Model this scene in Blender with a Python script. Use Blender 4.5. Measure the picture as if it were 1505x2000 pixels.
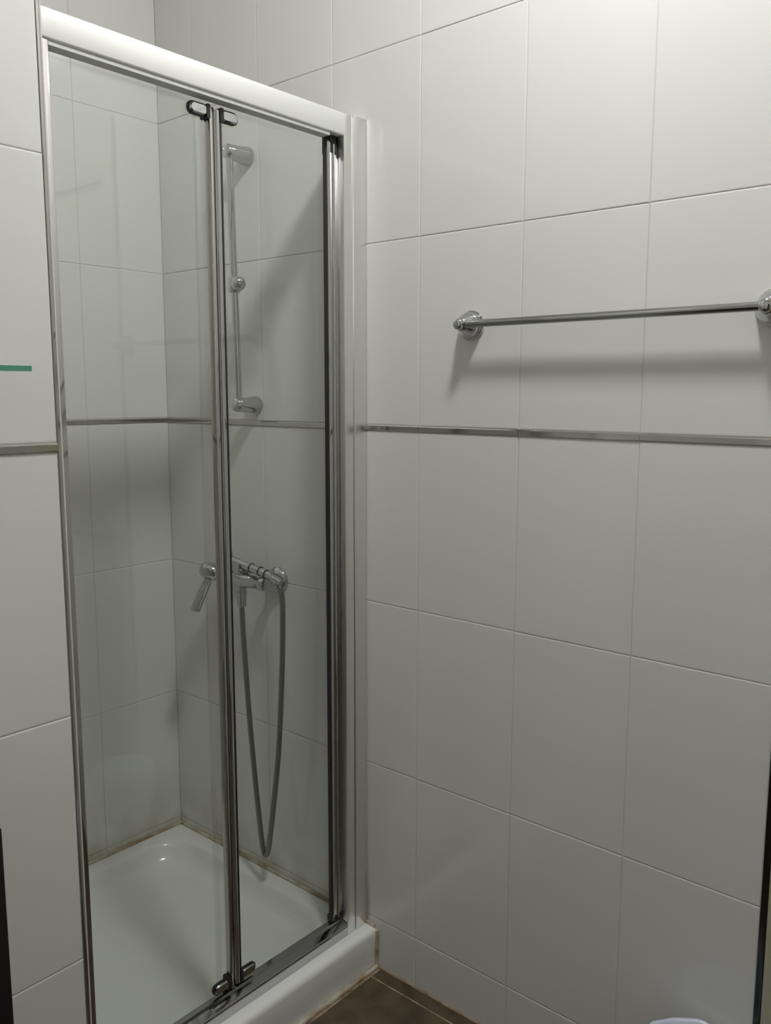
import bpy, bmesh, math, random
from mathutils import Vector, Matrix
random.seed(7)
for o in list(bpy.data.objects): bpy.data.objects.remove(o)
S = bpy.context.scene
COL = S.collection

# ------------------------------------------------------------------ camera
def look(yaw, pitch, roll):
    fw = Vector((math.sin(yaw)*math.cos(pitch), math.cos(yaw)*math.cos(pitch), math.sin(pitch)))
    r = Vector((math.cos(yaw), -math.sin(yaw), 0)); u = r.cross(fw)
    r2 = r*math.cos(roll) + u*math.sin(roll); u2 = -r*math.sin(roll) + u*math.cos(roll)
    return Matrix(((r2.x, u2.x, -fw.x), (r2.y, u2.y, -fw.y), (r2.z, u2.z, -fw.z)))
cd = bpy.data.cameras.new('camera'); cam = bpy.data.objects.new('camera', cd); COL.objects.link(cam)
cam.matrix_world = Matrix.Translation((-1.47527, -2.08831, 1.41300)) @ look(0.8621395, -0.1388724, 0.0014841).to_4x4()
cd.sensor_fit = 'VERTICAL'; cd.sensor_height = 36.0; cd.sensor_width = 36.0*1505/2000
cd.lens = 36.0*1676.625/2000; cd.clip_start = 0.01
S.camera = cam

# ------------------------------------------------------------------ world and exposure
w = bpy.data.worlds.new('world'); S.world = w; w.use_nodes = True
w.node_tree.nodes['Background'].inputs[0].default_value = (0.02, 0.02, 0.022, 1)
w.node_tree.nodes['Background'].inputs[1].default_value = 1.0
S.view_settings.view_transform = 'Standard'; S.view_settings.look = 'None'
S.view_settings.gamma = 1.0; S.view_settings.use_curve_mapping = False
S.view_settings.exposure = 0.0
LAMP_POS = (-0.58, -1.57, 2.92); LAMP_STRENGTH = 143.0; LAMP_COL = (0.99, 1.0, 0.985, 1)

# ------------------------------------------------------------------ materials
def pmat(name, col, rough=0.5, metal=0.0, spec=0.5, **kw):
    m = bpy.data.materials.new(name); m.use_nodes = True
    b = m.node_tree.nodes['Principled BSDF']
    b.inputs['Base Color'].default_value = (*col, 1); b.inputs['Roughness'].default_value = rough
    b.inputs['Metallic'].default_value = metal; b.inputs['Specular IOR Level'].default_value = spec
    for k, v in kw.items(): b.inputs[k.replace('_', ' ')].default_value = v
    return m
def nodes(m): return m.node_tree.nodes, m.node_tree.links, m.node_tree.nodes['Principled BSDF']
def noise_bump(m, scale, strength, dist=0.002, detail=2.0, coord='Object'):
    n, l, b = nodes(m)
    tc = n.new('ShaderNodeTexCoord'); t = n.new('ShaderNodeTexNoise'); bp = n.new('ShaderNodeBump')
    t.inputs['Scale'].default_value = scale; t.inputs['Detail'].default_value = detail
    bp.inputs['Strength'].default_value = strength; bp.inputs['Distance'].default_value = dist
    l.new(tc.outputs[coord], t.inputs['Vector']); l.new(t.outputs['Fac'], bp.inputs['Height'])
    l.new(bp.outputs['Normal'], b.inputs['Normal']); return t
def noise_color(m, c1, c2, scale, detail=5.0, lo=0.35, hi=0.65, coord='Object'):
    n, l, b = nodes(m)
    tc = n.new('ShaderNodeTexCoord'); t = n.new('ShaderNodeTexNoise'); r = n.new('ShaderNodeValToRGB')
    t.inputs['Scale'].default_value = scale; t.inputs['Detail'].default_value = detail
    r.color_ramp.elements[0].position = lo; r.color_ramp.elements[1].position = hi
    r.color_ramp.elements[0].color = (*c1, 1); r.color_ramp.elements[1].color = (*c2, 1)
    l.new(tc.outputs[coord], t.inputs['Vector']); l.new(t.outputs['Fac'], r.inputs['Fac'])
    l.new(r.outputs['Color'], b.inputs['Base Color']); return r

def mathn(n, l, op, a, b_=None, clamp=False):
    k = n.new('ShaderNodeMath'); k.operation = op; k.use_clamp = clamp
    for i, v in enumerate((a, b_)):
        if v is None: continue
        if isinstance(v, (int, float)): k.inputs[i].default_value = v
        else: l.new(v, k.inputs[i])
    return k.outputs[0]
def grime(m, base, dirt, top, bottom, amount):
    """yellowish soap scum that creeps up the shower walls from the tray (its own blotchy shape)"""
    n, l, b = nodes(m)
    g = n.new('ShaderNodeNewGeometry'); s = n.new('ShaderNodeSeparateXYZ'); l.new(g.outputs['Position'], s.inputs[0])
    t = n.new('ShaderNodeTexNoise'); t.inputs['Scale'].default_value = 9.0; t.inputs['Detail'].default_value = 6.0
    l.new(g.outputs['Position'], t.inputs['Vector'])
    h = mathn(n, l, 'DIVIDE', mathn(n, l, 'SUBTRACT', top, s.outputs['Z']), top-bottom, True)
    h = mathn(n, l, 'POWER', h, 2.0)
    k = mathn(n, l, 'MULTIPLY', h, mathn(n, l, 'MULTIPLY', mathn(n, l, 'SUBTRACT', t.outputs['Fac'], 0.28), 2.2, True))
    k = mathn(n, l, 'MULTIPLY', k, mathn(n, l, 'GREATER_THAN', s.outputs['Y'], -0.775))
    k = mathn(n, l, 'MULTIPLY', k, amount, True)
    mx = n.new('ShaderNodeMix'); mx.data_type = 'RGBA'
    l.new(k, mx.inputs['Factor']); mx.inputs['A'].default_value = (*base, 1); mx.inputs['B'].default_value = (*dirt, 1)
    l.new(mx.outputs['Result'], b.inputs['Base Color'])

M = {}
TILE = (0.77, 0.765, 0.74)
M['tile'] = pmat('wall_tile_glaze', TILE, 0.10)
noise_bump(M['tile'], 5.0, 0.06, 0.004, 1.0, 'Object'); grime(M['tile'], TILE, (0.36, 0.32, 0.18), 0.36, 0.09, 1.0)
GROUT = (0.64, 0.63, 0.595)
M['grout'] = pmat('grout', GROUT, 0.9); grime(M['grout'], GROUT, (0.30, 0.22, 0.11), 0.8, 0.09, 1.0)
M['plaster'] = pmat('white_plaster', (0.74, 0.73, 0.70), 0.8); noise_bump(M['plaster'], 60, 0.1)
M['ceiling'] = pmat('ceiling_paint', (0.80, 0.79, 0.76), 0.9); noise_bump(M['ceiling'], 90, 0.1)
M['floor_tile'] = pmat('brown_floor_tile', (0.09, 0.065, 0.04), 0.42)
noise_color(M['floor_tile'], (0.045, 0.034, 0.019), (0.12, 0.088, 0.052), 16.0, 8.0, 0.3, 0.7, 'Object')
noise_bump(M['floor_tile'], 70, 0.25, 0.002, 4)
M['floor_grout'] = pmat('floor_grout', (0.30, 0.225, 0.15), 0.9)
noise_color(M['floor_grout'], (0.20, 0.14, 0.085), (0.42, 0.33, 0.23), 30, 6)
M['chrome'] = pmat('chrome', (0.54, 0.545, 0.55), 0.05, 1.0)
M['chrome2'] = pmat('chrome_profile', (0.50, 0.48, 0.47), 0.07, 1.0)
M['strip'] = pmat('polished_listello', (0.55, 0.53, 0.505), 0.10, 1.0)
M['barsteel'] = pmat('towel_bar_steel', (0.40, 0.40, 0.395), 0.14, 1.0)
M['dark_trim'] = pmat('dark_edge_profile', (0.10, 0.10, 0.09), 0.25, 1.0)
M['alu'] = pmat('satin_aluminium', (0.80, 0.80, 0.785), 0.30, 1.0)
M['rail'] = pmat('silver_lacquered_rail', (0.80, 0.80, 0.79), 0.30, 0.30)
M['hose'] = pmat('steel_hose', (0.22, 0.222, 0.205), 0.3, 1.0)
M['gasket'] = pmat('black_rubber', (0.012, 0.012, 0.012), 0.5)
M['greyseal'] = pmat('grey_brush_seal', (0.55, 0.555, 0.54), 0.6)
M['acrylic'] = pmat('white_acrylic', (0.86, 0.86, 0.84), 0.16); noise_bump(M['acrylic'], 4, 0.04, 0.003, 1)
M['traypan'] = pmat('textured_acrylic', (0.86, 0.87, 0.84), 0.24)
def _pan():
    m = M['traypan']; n, l, b = nodes(m)
    tc = n.new('ShaderNodeTexCoord'); v = n.new('ShaderNodeTexVoronoi'); bp = n.new('ShaderNodeBump')
    v.inputs['Scale'].default_value = 55; bp.inputs['Strength'].default_value = 0.22; bp.inputs['Distance'].default_value = 0.0015
    l.new(tc.outputs['Object'], v.inputs['Vector']); l.new(v.outputs['Distance'], bp.inputs['Height']); l.new(bp.outputs['Normal'], b.inputs['Normal'])
_pan()
M['silicone'] = pmat('stained_silicone', (0.6, 0.5, 0.35), 0.55)
noise_color(M['silicone'], (0.36, 0.25, 0.135), (0.60, 0.56, 0.46), 22, 8, 0.38, 0.6)
M['lamp'] = pmat('opal_glass_lit', (0.9, 0.9, 0.88), 0.3)
M['lamp'].node_tree.nodes['Principled BSDF'].inputs['Emission Color'].default_value = LAMP_COL
M['lamp'].node_tree.nodes['Principled BSDF'].inputs['Emission Strength'].default_value = LAMP_STRENGTH
M['white_metal'] = pmat('white_enamel', (0.8, 0.8, 0.78), 0.35)
M['cream'] = pmat('cream_door_paint', (0.60, 0.58, 0.43), 0.4); noise_bump(M['cream'], 40, 0.05)
M['dark_backdrop'] = pmat('dark_backdrop_paint', (0.075, 0.045, 0.040), 0.8); noise_bump(M['dark_backdrop'], 60, 0.1)  # dark maroon of the added enclosure, meant only for chrome reflections
M['black'] = pmat('black_lacquer', (0.006, 0.005, 0.006), 0.35); noise_bump(M['black'], 50, 0.03)
M['ceramic'] = pmat('white_ceramic', (0.85, 0.85, 0.84), 0.08)
M['bin'] = pmat('white_bin_plastic', (0.72, 0.74, 0.78), 0.35)
M['bag'] = pmat('bluish_bin_liner', (0.62, 0.67, 0.80), 0.3); noise_bump(M['bag'], 35, 0.6, 0.004, 3)
M['greenedge'] = pmat('green_glass_edge', (0.10, 0.34, 0.23), 0.12, 0, 0.5)
noise_bump(M['greenedge'], 30, 0.05)
def glassmat(name, tint, f0=0.04):
    m = bpy.data.materials.new(name); m.use_nodes = True; n = m.node_tree.nodes; l = m.node_tree.links
    n.remove(n['Principled BSDF']); out = n['Material Output']
    tr = n.new('ShaderNodeBsdfTransparent'); tr.inputs[0].default_value = (*tint, 1)
    gl = n.new('ShaderNodeBsdfGlossy'); gl.inputs['Roughness'].default_value = 0.0; gl.inputs['Color'].default_value = (1, 1, 1, 1)
    lw = n.new('ShaderNodeLayerWeight'); lw.inputs[0].default_value = 0.5
    f = mathn(n, l, 'ADD', mathn(n, l, 'MULTIPLY', mathn(n, l, 'POWER', lw.outputs['Facing'], 5.0), 1-f0), f0)
    mx = n.new('ShaderNodeMixShader'); l.new(f, mx.inputs[0]); l.new(tr.outputs[0], mx.inputs[1]); l.new(gl.outputs[0], mx.inputs[2])
    l.new(mx.outputs[0], out.inputs[0]); return m
M['glass'] = glassmat('safety_glass', (0.982, 0.992, 0.982))
M['clearseal'] = glassmat('clear_plastic_seal', (0.945, 0.95, 0.935), 0.05)
M['shelfglass'] = glassmat('shelf_glass', (0.93, 0.98, 0.95))

# ------------------------------------------------------------------ mesh helpers
def box(bm, x0, x1, y0, y1, z0, z1, bev=0.0, seg=2):
    x0, x1 = sorted((x0, x1)); y0, y1 = sorted((y0, y1)); z0, z1 = sorted((z0, z1))
    r = bmesh.ops.create_cube(bm, size=1.0, matrix=Matrix.Translation(((x0+x1)/2, (y0+y1)/2, (z0+z1)/2)) @ Matrix.Diagonal((x1-x0, y1-y0, z1-z0, 1)))
    if bev > 0:
        es = list({e for v in r['verts'] for e in v.link_edges})
        bmesh.ops.bevel(bm, geom=es, offset=bev, segments=seg, profile=0.5, affect='EDGES')
    return bm
def frame(d):
    d = Vector(d).normalized(); a = Vector((0, 0, 1)) if abs(d.z) < 0.9 else Vector((1, 0, 0))
    u = d.cross(a).normalized(); return d, u, d.cross(u)
def skin(bm, rings, closed=False, caps=True):
    R = [[bm.verts.new(p) for p in r] for r in rings]; n = len(R[0]); m = len(R)
    for i in range(m if closed else m-1):
        a, b = R[i], R[(i+1) % m]
        for j in range(n): bm.faces.new((a[j], a[(j+1) % n], b[(j+1) % n], b[j]))
    if caps and not closed:
        bm.faces.new(R[0][::-1]); bm.faces.new(R[-1])
    bmesh.ops.recalc_face_normals(bm, faces=bm.faces[:]); return bm
def lathe(bm, prof, org, axis, seg=32):
    d, u, v = frame(axis); o = Vector(org)
    rings = []
    for r, h in prof:
        r = max(r, 1e-5)
        rings.append([o + d*h + u*(r*math.cos(2*math.pi*k/seg)) + v*(r*math.sin(2*math.pi*k/seg)) for k in range(seg)])
    return skin(bm, rings)
def catmull(pts, n=8):
    P = [Vector(p) for p in pts]; out = []
    for i in range(len(P)-1):
        p0 = P[max(i-1, 0)]; p1 = P[i]; p2 = P[i+1]; p3 = P[min(i+2, len(P)-1)]
        for k in range(n):
            t = k/n
            out.append(0.5*((2*p1) + (p2-p0)*t + (2*p0-5*p1+4*p2-p3)*t*t + (-p0+3*p1-3*p2+p3)*t*t*t))
    out.append(P[-1]); return out
def sweep(bm, pts, rad, seg=16, sx=1.0, sy=1.0):
    P = [Vector(p) for p in pts]; N = len(P)
    rad = rad if isinstance(rad, (list, tuple)) else [rad]*N
    T = [(P[min(i+1, N-1)] - P[max(i-1, 0)]).normalized() for i in range(N)]
    _, u, _ = frame(T[0]); rings = []
    for i in range(N):
        if i:
            q = T[i-1].rotation_difference(T[i]); u = (q @ u).normalized()
        v = T[i].cross(u)
        rings.append([P[i] + u*(rad[i]*sx*math.cos(2*math.pi*k/seg)) + v*(rad[i]*sy*math.sin(2*math.pi*k/seg)) for k in range(seg)])
    return skin(bm, rings)
def extrude(bm, poly, axis, a, b):
    """poly: 2D points in the two other axes (in xyz order)"""
    def P(p, h):
        return {'x': (h, p[0], p[1]), 'y': (p[0], h, p[1]), 'z': (p[0], p[1], h)}[axis]
    return skin(bm, [[Vector(P(p, a)) for p in poly], [Vector(P(p, b)) for p in poly]])
def rrect(x0, x1, y0, y1, r, n=6):
    pts = []
    for cx, cy, a0 in ((x1-r, y1-r, 0), (x0+r, y1-r, 90), (x0+r, y0+r, 180), (x1-r, y0+r, 270)):
        for k in range(n+1):
            a = math.radians(a0 + 90*k/n); pts.append((cx + r*math.cos(a), cy + r*math.sin(a)))
    return pts
ROOT = {}
def obj(name, bm, mat, parent=None, smooth=True, angle=35):
    me = bpy.data.meshes.new(name)
    o = bpy.data.objects.new(name, me); COL.objects.link(o)
    if parent is not None:
        o.parent = parent; L = ROOT.get(parent.name, Vector((0, 0, 0))); ROOT[o.name] = L
        if L.length: bmesh.ops.translate(bm, verts=bm.verts[:], vec=-L)
    bm.to_mesh(me); bm.free()
    if smooth:
        for p in me.polygons: p.use_smooth = True
        me.set_sharp_from_angle(angle=math.radians(angle))
    for m in (mat if isinstance(mat, list) else [mat]): me.materials.append(M[m])
    return o
def B(): return bmesh.new()
def thing(name, loc, label, cat, group=None):
    o = bpy.data.objects.new(name, None); COL.objects.link(o); o.location = loc; o.empty_display_size = 0.05
    ROOT[o.name] = Vector(loc); o['label'] = label; o['category'] = cat
    if group: o['group'] = group
    return o
def tag(o, label, cat): o['label'] = label; o['category'] = cat; return o
def struct(o, label=None):
    o['kind'] = 'structure'
    if label: o['label'] = label
    return o

# ------------------------------------------------------------------ measures
H = 0.40; TW = 0.25416; JT = 0.0016
ZE = 0.12537; LT = 0.0141
ROWS = []                                  # (z0, z1) of every tile row, floor to ceiling
CEIL = 2.93
z = ZE
ROWS.append((0.0, ZE))
for k in range(3): ROWS.append((z, z+H)); z += H
ZL0, ZL1 = z, z+LT; z = ZL1
while z < CEIL-0.01: ROWS.append((z, min(z+H, CEIL))); z += H
YL = -0.9156; XP = -0.828                  # front face of the left wall, shower side of the partition
YEND = -1.684                              # end of the tiling on the right wall

# ------------------------------------------------------------------ room shell
bm = B(); box(bm, -2.4, 0.12, -3.1, 0.12, -0.1, -0.0015); floor = struct(obj('floor', bm, 'floor_grout', smooth=False))
bm = B(); box(bm, -2.4, 0.12, -3.1, 0.12, CEIL, CEIL+0.1); struct(obj('ceiling', bm, 'ceiling', smooth=False))
DOOR0, DOOR1, DOORH = -1.6965, -2.56, 2.09
bm = B(); box(bm, 0.0013, 0.12, YEND-0.001, 0.12, 0, CEIL); box(bm, 0.0013, 0.12, DOOR1, DOOR0+0.0125, DOORH, CEIL); box(bm, 0.0013, 0.12, -3.1, DOOR1, 0, CEIL)
wall_right = struct(obj('wall_right', bm, 'grout', smooth=False))
bm = B(); box(bm, -0.95, 0.0013, 0.0013, 0.12, 0, CEIL); wall_back = struct(obj('wall_back', bm, 'grout', smooth=False))
bm = B(); box(bm, -2.4, XP-0.0013, YL+0.0013, 0.0013, 0, CEIL); wall_left = struct(obj('wall_left', bm, 'grout', smooth=False))
bm = B(); box(bm, -2.4, -2.3, -2.02, YL, 0, CEIL); box(bm, -2.4, -2.3, -3.1, -2.92, 0, CEIL); box(bm, -2.4, -2.3, -2.92, -2.02, 2.06, CEIL); struct(obj('wall_far', bm, 'plaster', smooth=False))  # doorway gap added so the chrome has something dark to reflect
# unseen dark enclosure behind the camera, added to darken reflections in the chrome
bm = B(); box(bm, -3.5, -3.4, -3.6, -1.4, 0, 2.6); box(bm, -3.5, -2.4, -3.7, -3.6, 0, 2.6); box(bm, -3.5, -2.4, -1.4, -1.3, 0, 2.6); box(bm, -3.5, -2.4, -3.7, -1.3, 2.6, 2.7); box(bm, -3.5, -2.4, -3.7, -1.3, -0.1, 0); box(bm, -2.402, -2.40, -3.6, -3.1, 0, 2.6)
struct(obj('wall_added_backdrop', bm, 'dark_backdrop', smooth=False))
bm = B(); box(bm, -2.3, 0.0013, -3.1, -3.0, 0, CEIL); struct(obj('wall_rear', bm, 'plaster', smooth=False))

TM = {}
def tile_mesh(wd, ht):
    key = (round(wd, 4), round(ht, 4))
    if key in TM: return TM[key]
    bm = bmesh.new()
    def loop(i, n): return [Vector((sx*(wd/2-i), sy*(ht/2-i), n)) for sx, sy in ((-1, -1), (1, -1), (1, 1), (-1, 1))]
    skin(bm, [loop(0, -0.006), loop(0, -0.0008), loop(0.0007, -0.00024), loop(0.0024, 0.0)])
    me = bpy.data.meshes.new('tile'); bm.to_mesh(me); bm.free(); me.materials.append(M['tile'])
    TM[key] = me; return me
def put_tile(parent, c, u, v, n, wd, ht, name='tile', me=None):
    o = bpy.data.objects.new(name, me or tile_mesh(wd, ht)); COL.objects.link(o); o.parent = parent
    r = Matrix((u, v, n)).transposed().to_4x4()
    j = Matrix.Rotation(random.gauss(0, 0.0009), 4, 'X') @ Matrix.Rotation(random.gauss(0, 0.0012), 4, 'Y')
    o.matrix_world = Matrix.Translation(c) @ r @ j
    return o
def tile_wall(parent, edges, to3, u, n, strip=True):
    """edges: joints along the wall, to3(s, z) -> point on the tile face"""
    u, n = Vector(u), Vector(n); v = Vector((0, 0, 1))
    for a, b in zip(edges[:-1], edges[1:]):
        wd = abs(b-a) - JT
        for z0, z1 in ROWS:
            put_tile(parent, Vector(to3((a+b)/2, (z0+z1)/2)), u, v, n, wd, z1-z0-JT)
        if strip:                           # thin rounded metal listello piece of the same length as the tile
            bm = bmesh.new(); L = abs(b-a)-0.0008
            prof = [(-0.003, -0.0060), (0.0008, -0.0060), (0.0022, -0.0046), (0.0022, 0.0046), (0.0008, 0.0060), (-0.003, 0.0060)]
            c = Vector(to3((a+b)/2, (ZL0+ZL1)/2))
            skin(bm, [[c + u*h + n*p[0] + v*p[1] for p in prof] for h in (-L/2, L/2)])
            obj('metal_strip', bm, 'strip', parent, angle=20)
ye = [0.0008] + [-0.91816+TW*k for k in (3, 2, 1, 0, -1, -2)] + [YEND]
tile_wall(wall_right, ye, lambda s, z: (0, s, z), (0, -1, 0), (-1, 0, 0))
tile_wall(wall_back, [0.0008, -0.2535, -0.2535-TW, -0.2535-2*TW, XP], lambda s, z: (s, 0, z), (1, 0, 0), (0, -1, 0))
tile_wall(wall_left, [-0.838] + [-0.838-TW*k for k in range(1, 6)] + [-2.3], lambda s, z: (s, YL, z), (1, 0, 0), (0, -1, 0))
tile_wall(wall_left, [0.0, -0.2535, -0.5077, -0.7618, YL+0.0105], lambda s, z: (XP, s, z), (0, 1, 0), (1, 0, 0))

# floor tiles: a 37 mm cut strip along the right wall, then full tiles
FX = [-0.003, -0.0385, -0.0385-0.335, -0.0385-0.67, -0.0385-1.005, -0.0385-1.34, -0.0385-1.675, -2.3]
FY = [-0.812, -1.135, -1.47, -1.805, -2.14, -2.475, -2.81, -3.0]
for xa, xb in zip(FX[:-1], FX[1:]):
    for ya, yb in zip(FY[:-1], FY[1:]):
        if xa < XP and ya > YL:
            if xb < XP and yb > YL: continue
            ya = YL-0.006
        x1, x0, y1, y0 = xa-0.002, xb+0.002, ya-0.002, yb+0.002
        bm = B(); box(bm, x0, x1, y0, y1, -0.008, 0.0, 0.0012, 1)
        obj('floor_tile', bm, 'floor_tile', floor, smooth=False)

# chrome edge profiles at the ends of the tiling
def quarter(cx, cy, r, a0, a1, z0, z1, name, label):
    bm = B(); pts = [(cx, cy)] + [(cx+r*math.cos(math.radians(a0+(a1-a0)*k/10)), cy+r*math.sin(math.radians(a0+(a1-a0)*k/10))) for k in range(11)]
    extrude(bm, pts, 'z', z0, z1); return struct(obj(name, bm, 'chrome2', angle=45), label)
quarter(-0.8380, YL+0.0098, 0.0108, -90, 0, 0.0, CEIL, 'trim_1', 'slim chrome edge profile along the corner of the left tiled wall')
bm = B(); box(bm, -0.0028, 0.003, YEND-0.0002, YEND-0.0118, 0, 2.2, 0.0012); struct(obj('trim_2', bm, 'dark_trim'), 'dark metal edge profile between right tiled wall and cream door frame')

# ------------------------------------------------------------------ bathroom door in the right wall (mostly outside the frame)
door = struct(thing('door_1', (0.03, DOOR0, 0), 'cream painted bathroom door at the right edge', 'door')); del door['category']
bm = B(); box(bm, -0.006, 0.09, DOOR0, DOOR0-0.055, 0, DOORH, 0.003); box(bm, -0.006, 0.09, DOOR1, DOOR1+0.055, 0, DOORH, 0.003); box(bm, -0.006, 0.09, DOOR0-0.055, DOOR1+0.055, DOORH-0.055, DOORH, 0.003)
obj('door_frame', bm, 'cream', door)
bm = B(); box(bm, 0.006, 0.046, DOOR0-0.058, DOOR1+0.058, 0.006, DOORH-0.058, 0.002)
leaf = obj('door_leaf', bm, 'cream', door)
hy, hz = -1.805, 0.965
bm = B(); lathe(bm, [(0.025, 0), (0.025, 0.006), (0.022, 0.009), (0.010, 0.010), (0.010, 0.05), (0, 0.052)], (0.006, hy, hz), (-1, 0, 0), 24)
sweep(bm, catmull([(-0.040, hy+0.008, hz), (-0.046, hy-0.01, hz), (-0.046, hy-0.06, hz+0.002), (-0.045, hy-0.12, hz-0.003)], 6), 0.0085, 14)
obj('door_handle', bm, 'chrome', leaf)

# ------------------------------------------------------------------ ceiling lamp
lp = thing('ceiling_lamp', (LAMP_POS[0], LAMP_POS[1], CEIL), 'round opal ceiling lamp above the room, out of the picture', 'lamp')
bm = B(); lathe(bm, [(0.126, 0), (0.126, 0.02), (0.122, 0.026), (0.0, 0.026)], (LAMP_POS[0], LAMP_POS[1], CEIL), (0, 0, -1), 40); obj('lamp_base', bm, 'white_metal', lp)
bm = B(); lathe(bm, [(0.112, 0.024), (0.112, 0.038), (0.106, 0.054), (0.088, 0.067), (0.060, 0.076), (0.028, 0.080), (0.0, 0.081)], (LAMP_POS[0], LAMP_POS[1], CEIL), (0, 0, -1), 40); obj('lamp_shade', bm, 'lamp', lp)

# ------------------------------------------------------------------ shower tray
TY = -0.800; TZ = 0.105
tray = thing('shower_tray', (-0.414, -0.4, 0), 'white acrylic shower tray with raised rim on the brown floor', 'shower tray')
def ring(il, ir, ifr, ib, r, z): return [Vector((x, y, z)) for x, y in rrect(XP+0.001+il, -0.001-ir, TY+ifr, -0.001-ib, r, 8)]
def lerp(a, b, t): return [p.lerp(q, t) for p, q in zip(a, b)]
rings = [ring(0, 0, 0.004, 0, 0.004, 0.0), ring(0, 0, 0.002, 0, 0.004, 0.05), ring(0, 0, 0.0, 0, 0.004, TZ-0.016), ring(0, 0, 0.0015, 0, 0.004, TZ-0.009), ring(0.002, 0.002, 0.005, 0.002, 0.006, TZ-0.004),
         ring(0.006, 0.006, 0.011, 0.006, 0.01, TZ-0.0008), ring(0.012, 0.012, 0.02, 0.012, 0.015, TZ), ring(0.044, 0.042, 0.100, 0.042, 0.09, TZ-0.001), ring(0.050, 0.048, 0.106, 0.048, 0.095, TZ-0.004),
         ring(0.054, 0.052, 0.110, 0.052, 0.10, TZ-0.011), ring(0.060, 0.058, 0.116, 0.058, 0.105, TZ-0.030)]
r_a = ring(0.067, 0.065, 0.123, 0.065, 0.11, TZ-0.044); r_b = ring(0.080, 0.078, 0.136, 0.078, 0.11, TZ-0.053); r_c = ring(0.11, 0.11, 0.17, 0.11, 0.11, TZ-0.056)
bm = B(); skin(bm, rings+[r_a, r_b, r_c], caps=False)
bm.faces.new([bm.verts.new(p) for p in rings[0]][::-1]); bmesh.ops.remove_doubles(bm, verts=bm.verts[:], dist=1e-5)
obj('tray_body', bm, 'acrylic', tray, angle=60)
bm = B(); ctr = [Vector((-0.42, -0.40, TZ-0.062)) for _ in r_c]
skin(bm, [[p - Vector((0, 0, 0.0)) for p in r_c], lerp(r_c, ctr, 0.5), lerp(r_c, ctr, 0.97)], caps=False)
bm.verts.ensure_lookup_table(); bm.faces.new(bm.verts[-len(r_c):]); bmesh.ops.recalc_face_normals(bm, faces=bm.faces[:])
obj('tray_floor', bm, 'traypan', tray, angle=60)
def bead(path, r0):
    P = []
    for a, b in zip(path[:-1], path[1:]):
        a, b = Vector(a), Vector(b); n = max(2, int((b-a).length/0.012))
        P += [a.lerp(b, k/n) for k in range(n)]
    P.append(Vector(path[-1]))
    bm = B(); sweep(bm, P, [r0*(0.75+0.5*random.random()) for _ in P], 8); return bm
obj('sealant', bead([(-0.002, -0.792, TZ-0.001), (-0.002, -0.775, TZ+0.001), (-0.002, -0.02, TZ+0.001)], 0.0048), 'silicone', tray)
obj('sealant', bead([(-0.002, -0.002, TZ+0.001), (XP+0.003, -0.002, TZ+0.001)], 0.0048), 'silicone', tray)
obj('sealant', bead([(-0.003, -0.7995, TZ-0.008), (-0.0028, -0.801, 0.05), (-0.003, -0.8005, 0.002)], 0.0042), 'silicone', tray)
obj('sealant', bead([(XP+0.004, -0.799, 0.002), (-0.004, -0.802, 0.002)], 0.0058), 'silicone', tray)
bm = bead([(-0.002, -0.808, 0.0005), (-0.002, -1.68, 0.0005)], 0.0035); g = obj('grout_line', bm, 'floor_grout', floor)

# ------------------------------------------------------------------ shower door
sd = thing('shower_door', (-0.41, -0.74, TZ), 'folding glass shower door with chrome uprights and silver top rail', 'shower door')
ZB, ZT = TZ+0.0002, 2.001
# rail: closed profile with a gently domed face
prof = [(-0.716, 1.957), (-0.716, 1.999), (-0.718, 2.001), (-0.7655, 2.001), (-0.7672, 2.0000), (-0.7680, 1.9980), (-0.7683, 1.978), (-0.7680, 1.9580), (-0.7672, 1.9560), (-0.7655, 1.955), (-0.75, 1.955)]
bm = B(); extrude(bm, prof, 'x', XP+0.002, -0.0725); rail = obj('top_rail', bm, 'rail', sd, angle=40)
bm = B(); box(bm, -0.7375, -0.112, -0.764, -0.739, 1.9475, 1.956); obj('brush_seal', bm, 'greyseal', rail)
# bottom rail: tall bright front face, sloping top
prof = [(-0.768, ZB), (-0.768, ZB+0.026), (-0.766, ZB+0.029), (-0.750, ZB+0.033), (-0.748, ZB+0.039), (-0.735, ZB+0.040), (-0.728, ZB+0.034), (-0.722, ZB+0.004), (-0.722, ZB)]
bm = B(); extrude(bm, prof, 'x', -0.738, -0.0725); obj('bottom_rail', bm, 'chrome', sd, angle=25)
def upright(name, x0, x1, y0, y1, z0, z1, mat, bev=0.0015, parent=None):
    bm = B(); box(bm, x0, x1, y0, y1, z0, z1, bev); return obj(name, bm, mat, parent or sd)
upright('wall_channel', -0.0425, -0.0012, -0.7675, -0.715, ZB, 2.0035, 'alu')
upright('side_profile', -0.0715, -0.0442, -0.7665, -0.718, ZB, 2.001, 'alu')
upright('wall_channel', XP+0.001, -0.7765, -0.7675, -0.715, ZB, 1.9545, 'chrome2')
upright('side_profile', -0.775, -0.7385, -0.766, -0.722, ZB, 1.9545, 'chrome2')
upright('gasket', -0.7385, -0.7335, -0.748, -0.730, ZB+0.04, 1.944, 'greyseal')
# panes
for x0, x1, lb in ((-0.7340, -0.4300, 'wider fixed-side glass pane'), (-0.3865, -0.1040, 'narrower glass pane')):
    bm = B(); box(bm, x0, x1, -0.7380, -0.7330, ZB+0.041, 1.9435); o = obj('glass_pane', bm, 'glass', sd, smooth=False); o['label'] = lb
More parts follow.
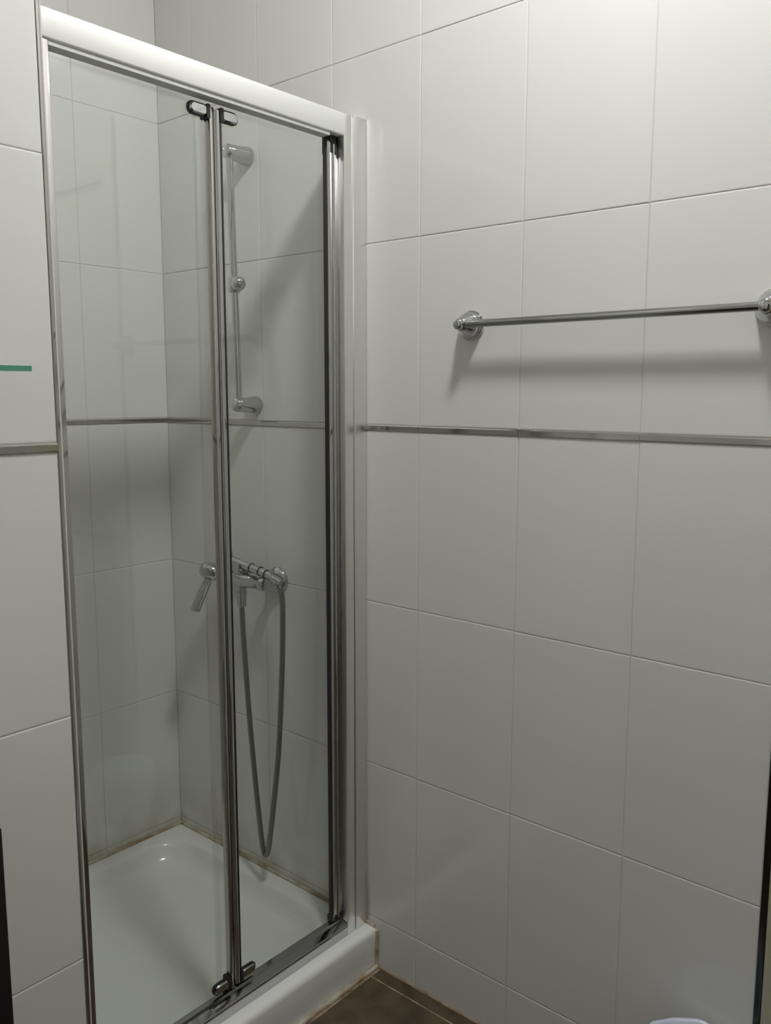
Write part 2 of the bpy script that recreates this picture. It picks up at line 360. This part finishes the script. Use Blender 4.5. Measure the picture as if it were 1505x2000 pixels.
# middle hinge line
upright('clear_edge_seal', -0.4430, -0.4160, -0.7405, -0.7305, ZB+0.041, 1.937, 'clearseal', 0.002)
upright('clear_edge_seal', -0.3880, -0.3790, -0.7400, -0.7310, ZB+0.041, 1.937, 'clearseal', 0.002)
upright('stile', -0.4165, -0.4065, -0.7490, -0.7320, ZB+0.041, 1.937, 'chrome2', 0.003)
bm = B(); lathe(bm, [(0.0030, 0), (0.0076, 0.002), (0.0076, 1.782), (0.003, 1.784)], (-0.3975, -0.7440, ZB+0.046), (0, 0, 1), 28); obj('hinge_tube', bm, 'chrome', sd)
upright('gasket', -0.3900, -0.3862, -0.7480, -0.7350, ZB+0.041, 1.937, 'gasket', 0.0008)
upright('gasket', -0.4070, -0.4045, -0.7475, -0.7270, ZB+0.041, 1.937, 'gasket', 0.0006)
# right leaf end
upright('gasket', -0.1062, -0.1030, -0.7470, -0.7365, ZB+0.041, 1.943, 'gasket', 0.0006)
upright('stile', -0.1032, -0.0885, -0.7480, -0.7345, ZB+0.041, 1.943, 'chrome2', 0.0025)
bm = B(); lathe(bm, [(0.002, 0), (0.0050, 0.0015), (0.0050, 1.79), (0.002, 1.792)], (-0.0838, -0.7440, ZB+0.043), (0, 0, 1), 24); obj('hinge_tube', bm, 'chrome', sd)
upright('stile', -0.0795, -0.0700, -0.7430, -0.7220, ZB+0.041, 1.945, 'chrome2', 0.003)
upright('pivot_block', -0.096, -0.074, -0.7485, -0.7240, 1.918, 1.9555, 'gasket', 0.002)
upright('pivot_block', -0.100, -0.074, -0.7485, -0.7240, ZB+0.034, ZB+0.052, 'gasket', 0.002)
# hinge clips: rounded chrome paddles either side of the middle line, top and bottom
def clip(xc, zc, sgn):
    bm = B(); x0, x1 = sorted((xc+sgn*0.006, xc+sgn*0.046))
    a = rrect(x0, x1, zc-0.0095, zc+0.0095, 0.0085, 5); c = [(p[0]*0.86+0.14*(x0+x1)/2, zc+(p[1]-zc)*0.78) for p in a]
    skin(bm, [[Vector((p[0], y, p[1])) for p in q] for q, y in ((a, -0.7385), (a, -0.7455), (c, -0.7490))])
    o = obj('hinge_clip', bm, 'chrome', sd, angle=30)
    bm = B(); e = rrect(x0-0.0022, x1+0.0022, zc-0.0117, zc+0.0117, 0.0105, 5); skin(bm, [[Vector((p[0], y, p[1])) for p in e] for y in (-0.7384, -0.7440)])
    obj('clip_surround', bm, 'gasket', o, angle=30)
    bm = B(); bx = rrect(xc+sgn*0.002 if sgn > 0 else xc-0.010, xc+0.010 if sgn > 0 else xc-0.002, zc-0.013, zc+0.012, 0.002, 3)
    extrude(bm, bx, 'y', -0.750, -0.728); obj('pivot_pin', bm, 'gasket', o)
clip(-0.4115, ZB+0.058, -1); clip(-0.3920, ZB+0.058, 1); clip(-0.4115, 1.928, -1); clip(-0.3920, 1.928, 1)

# ------------------------------------------------------------------ towel bar
TBZ = 1.548; TB0, TB1 = -1.0560, -1.6455
tb = thing('towel_bar', (0, (TB0+TB1)/2, TBZ), 'chrome towel bar with bell-shaped brackets on the right tiled wall', 'towel bar')
prof = [(0.0300, 0.0002), (0.0300, 0.0040), (0.0292, 0.0052), (0.0262, 0.0056), (0.0262, 0.0068), (0.0272, 0.0074), (0.0272, 0.0100), (0.0264, 0.0112), (0.0240, 0.0116), (0.0240, 0.0126), (0.0262, 0.0132), (0.0258, 0.0155),
        (0.0240, 0.0195), (0.0212, 0.0250), (0.0180, 0.0305), (0.0150, 0.0360), (0.0120, 0.0420), (0.0098, 0.0432), (0.0098, 0.0448), (0.0112, 0.0455), (0.0116, 0.0480), (0.0110, 0.0512), (0.0090, 0.0532), (0.0050, 0.0545), (0, 0.0548)]
for y in (TB0, TB1):
    bm = B(); lathe(bm, prof, (0, y, TBZ), (-1, 0, 0), 40); obj('bracket', bm, 'chrome', tb, angle=40)
bm = B(); lathe(bm, [(0.0075, 0), (0.0075, abs(TB1-TB0))], (-0.0375, TB0, TBZ), (0, -1, 0), 28); obj('bar', bm, 'barsteel', tb)

# ------------------------------------------------------------------ shower riser rail with its slider
RX = -0.060; RT, RB = Vector((RX, -0.3725, 1.992)), Vector((RX, -0.3875, 1.380)); RD = (RT-RB).normalized()
rr = thing('slide_rail', (0, -0.388, 1.38), 'vertical chrome shower slide rail on wall behind the glass', 'shower rail')
for c in (RT, RB):
    bm = B(); lathe(bm, [(0.0222, 0.0002), (0.0230, 0.004), (0.0222, 0.012), (0.0200, 0.03), (0.0185, 0.05), (0.0176, 0.066), (0.0160, 0.0705), (0.012, 0.0735), (0.0, 0.0745)], (0, c.y, c.z), (-1, 0, 0), 32); obj('wall_bracket', bm, 'chrome', rr, angle=50)
bm = B(); lathe(bm, [(0.0092, 0), (0.0092, (RT-RB).length)], RB, RD, 28); obj('pole', bm, 'chrome', rr)
sc = RB + RD*0.276
bm = B(); lathe(bm, [(0.0125, 0), (0.015, 0.003), (0.0155, 0.02), (0.015, 0.036), (0.0125, 0.039)], sc, RD, 28); sl = obj('slider', bm, 'chrome', rr, angle=50)
bm = B(); lathe(bm, [(0.006, 0), (0.006, 0.010), (0.012, 0.012), (0.0168, 0.019), (0.0182, 0.027), (0.0165, 0.035), (0.010, 0.042), (0, 0.044)], sc+RD*0.02, (-0.30, -0.95, 0), 28); obj('slider_knob', bm, 'chrome', sl, angle=60)

# ------------------------------------------------------------------ mixer tap
MX, MZ = -0.064, 0.932; R1, R2 = -0.4614, -0.3114; RC = (R1+R2)/2
mt = thing('shower_mixer', (0, RC, MZ), 'chrome shower mixer tap mounted on the wall behind the glass', 'tap')
for y in (R1, R2):
    bm = B(); lathe(bm, [(0.0340, 0.0002), (0.0345, 0.004), (0.0325, 0.010), (0.026, 0.016), (0.018, 0.0195), (0.0145, 0.021), (0.0145, 0.034), (0.0175, 0.035), (0.0175, 0.050), (0.014, 0.054)], (0, y, MZ), (-1, 0, 0), 32); obj('wall_rose', bm, 'chrome', mt, angle=50)
bm = B(); lathe(bm, [(0.008, 0), (0.0165, 0.003), (0.0185, 0.010), (0.0185, 0.020), (0.0170, 0.022), (0.0170, 0.060), (0.0195, 0.075), (0.0210, 0.105), (0.0205, 0.135), (0.0185, 0.155), (0.0195, 0.185), (0.012, 0.19)], (MX, R1-0.024, MZ), (0, 1, 0), 36)
body = obj('mixer_body', bm, 'chrome', mt, angle=40)
bm = B(); lathe(bm, [(0.0150, -0.030), (0.0185, -0.024), (0.0225, -0.010), (0.0235, 0.006), (0.0215, 0.018), (0.0150, 0.027), (0.007, 0.030), (0, 0.0305)], (MX-0.012, R1+0.184, MZ+0.008), (-0.55, 0.72, 0.25), 32); cap = obj('lever_hub', bm, 'chrome', mt, angle=60)
lv = catmull([(-0.078, -0.272, 0.926), (-0.086, -0.268, 0.905), (-0.104, -0.264, 0.870), (-0.115, -0.262, 0.847), (-0.1215, -0.262, 0.8345)], 5)
bm = B(); sweep(bm, lv, [0.0115+0.0045*min(1, k/8) if k < len(lv)-4 else (0.0158, 0.0145, 0.011, 0.005)[k-len(lv)+4] for k in range(len(lv))], 18, 1.0, 0.62); obj('lever', bm, 'chrome', cap, angle=60)
bm = B(); lathe(bm, [(0.0125, 0), (0.0125, 0.024), (0.0145, 0.0245), (0.0145, 0.034), (0.0125, 0.035), (0.0125, 0.062), (0.0105, 0.064)], (MX, RC, MZ-0.008), (0, 0, -1), 20); obj('hose_outlet', bm, 'chrome', body, angle=40)
bm = B(); box(bm, MX-0.015, MX+0.015, RC-0.014, RC+0.014, MZ+0.016, MZ+0.0225, 0.002); box(bm, MX-0.0175, MX-0.0135, RC-0.012, RC+0.012, MZ+0.018, MZ+0.044, 0.0015); box(bm, MX+0.0135, MX+0.0175, RC-0.012, RC+0.012, MZ+0.018, MZ+0.044, 0.0015); obj('cradle', bm, 'chrome', body)

# ------------------------------------------------------------------ hand shower resting in the cradle, with its hose
hs = thing('hand_shower', (MX, RC, MZ+0.025), 'chrome hand shower with ribbed handle lying on the mixer, hose hanging', 'hand shower')
hp = catmull([(MX, R1-0.048, MZ+0.020), (MX, R1-0.01, MZ+0.030), (MX, RC, MZ+0.0395), (MX, RC+0.045, MZ+0.046)], 8)
bm = B(); sweep(bm, hp, [0.0085+0.0045*min(1, i/(len(hp)-1)*1.4) for i in range(len(hp))], 22); obj('handle', bm, 'chrome', hs, angle=60)
for t in (6, 9, 12):
    d = (hp[t+1]-hp[t]).normalized(); rr_ = 0.0085+0.0045*min(1, t/(len(hp)-1)*1.4)
    bm = B(); lathe(bm, [(rr_-0.001, -0.0022), (rr_+0.0016, -0.0014), (rr_+0.0016, 0.0014), (rr_-0.001, 0.0022)], hp[t], d, 22); obj('grip_ring', bm, 'gasket', hs)
bm = B(); lathe(bm, [(0.012, -0.024), (0.022, -0.018), (0.0275, -0.006), (0.028, 0.004), (0.026, 0.008), (0.0, 0.009)], (MX-0.004, RC+0.066, MZ+0.055), (-0.90, 0.25, -0.20), 32); obj('shower_head', bm, 'chrome', hs, angle=50)
bm = B(); lathe(bm, [(0.0075, 0), (0.0105, 0.002), (0.0105, 0.016), (0.0085, 0.020), (0.0075, 0.03)], hp[0], hp[0]-hp[1], 20); obj('hose_nut', bm, 'chrome', hs)
hose = catmull([hp[0]+Vector((0, -0.006, -0.001)), (MX, R1-0.066, MZ+0.010), (MX+0.001, R1-0.078, MZ-0.020), (MX+0.001, R1-0.080, MZ-0.08), (MX+0.001, R1-0.074, MZ-0.22), (MX+0.001, R1-0.058, MZ-0.42), (MX, R1-0.036, MZ-0.58), (MX, R1-0.017, MZ-0.690),
                (MX, R1-0.0075, MZ-0.727), (MX, R1+0.0015, MZ-0.737), (MX, R1+0.009, MZ-0.724), (MX, R1+0.017, MZ-0.680), (MX-0.001, R1+0.034, MZ-0.54), (MX-0.001, R1+0.053, MZ-0.36), (MX, R1+0.069, MZ-0.18), (MX, RC, MZ-0.075), (MX, RC, MZ-0.062)], 22)
# resample evenly so the metal spiral of the hose is real relief
acc = [0.0]
for a, b in zip(hose[:-1], hose[1:]): acc.append(acc[-1]+(b-a).length)
step = 0.0014; n = int(acc[-1]/step); P = []; j = 0
for k in range(n+1):
    s = k*acc[-1]/n
    while j < len(acc)-2 and acc[j+1] < s: j += 1
    t = (s-acc[j])/max(1e-9, acc[j+1]-acc[j]); P.append(hose[j].lerp(hose[j+1], t))
bm = B(); sweep(bm, P, [0.0072 if k % 3 else 0.0063 for k in range(len(P))], 12); obj('hose', bm, 'hose', hs, angle=80)

# ------------------------------------------------------------------ glass shelf on the left wall
gs = thing('glass_shelf', (-1.16, YL, 1.44), 'thin glass shelf with green edge on the left tiled wall', 'shelf')
bm = B(); box(bm, -1.42, -0.9245, -1.020, YL-0.004, 1.4385, 1.4455)
o = obj('shelf_pane', bm, ['shelfglass', 'greenedge'], gs, smooth=False)
for p in o.data.polygons:
    if abs(p.normal.z) < 0.5: p.material_index = 1
for x in (-1.36, -1.02):
    bm = B(); lathe(bm, [(0.011, 0.0002), (0.011, 0.012), (0.008, 0.02), (0, 0.021)], (x, YL, 1.434), (0, -1, 0), 20); obj('shelf_holder', bm, 'chrome', gs)

# ------------------------------------------------------------------ black cabinet at the lower left edge
vb = thing('vanity_cabinet', (-1.42, -1.05, 0), 'black cabinet at the lower left edge below the glass shelf', 'cabinet')
bm = B(); box(bm, -1.80, -1.0755, -1.180, YL-0.002, 0.06, 0.95, 0.003); obj('cabinet_body', bm, 'black', vb)
for x0, x1, hx in ((-1.436, -1.0775, -1.405), (-1.798, -1.440, -1.470)):
    bm = B(); box(bm, x0, x1, -1.196, -1.1815, 0.08, 0.94, 0.003); d = obj('cabinet_door', bm, 'black', vb)
    bm = B(); sweep(bm, catmull([(hx, -1.196, 0.56), (hx, -1.215, 0.57), (hx, -1.217, 0.64), (hx, -1.215, 0.71), (hx, -1.196, 0.72)], 5), 0.005, 12); obj('handle', bm, 'chrome', d)
bm = B(); box(bm, -1.78, -1.10, -1.165, YL-0.02, 0.0, 0.06); obj('plinth', bm, 'black', vb)

# ------------------------------------------------------------------ waste bin by the right wall
BX, BY = -0.103, -1.620
wb = thing('waste_bin', (BX, BY, 0), 'small white waste bin with bluish liner beside the cream door', 'bin')
bm = B(); lathe(bm, [(0.066, 0.001), (0.069, 0.004), (0.089, 0.265), (0.091, 0.268), (0.089, 0.270), (0.086, 0.264), (0.067, 0.012), (0.0, 0.010)], (BX, BY, 0), (0, 0, 1), 36); obj('bin_body', bm, 'bin', wb, angle=50)
bm = B(); rings = []
for zz, r0, amp in ((0.175, 0.090, 0.004), (0.21, 0.0915, 0.003), (0.245, 0.0925, 0.002), (0.268, 0.0935, 0.0010), (0.274, 0.0905, 0.001), (0.272, 0.084, 0.002), (0.22, 0.074, 0.004), (0.10, 0.060, 0.006)):
    rings.append([Vector((BX+(r0+amp*math.sin(k*1.9+zz*40))*math.cos(2*math.pi*k/40), BY+(r0+amp*math.sin(k*1.9+zz*40))*math.sin(2*math.pi*k/40), zz+(0.006*math.sin(k*1.1) if zz < 0.18 else 0.002*math.sin(k*0.9)))) for k in range(40)])
skin(bm, rings, caps=False); obj('bin_liner', bm, 'bag', wb, angle=80)
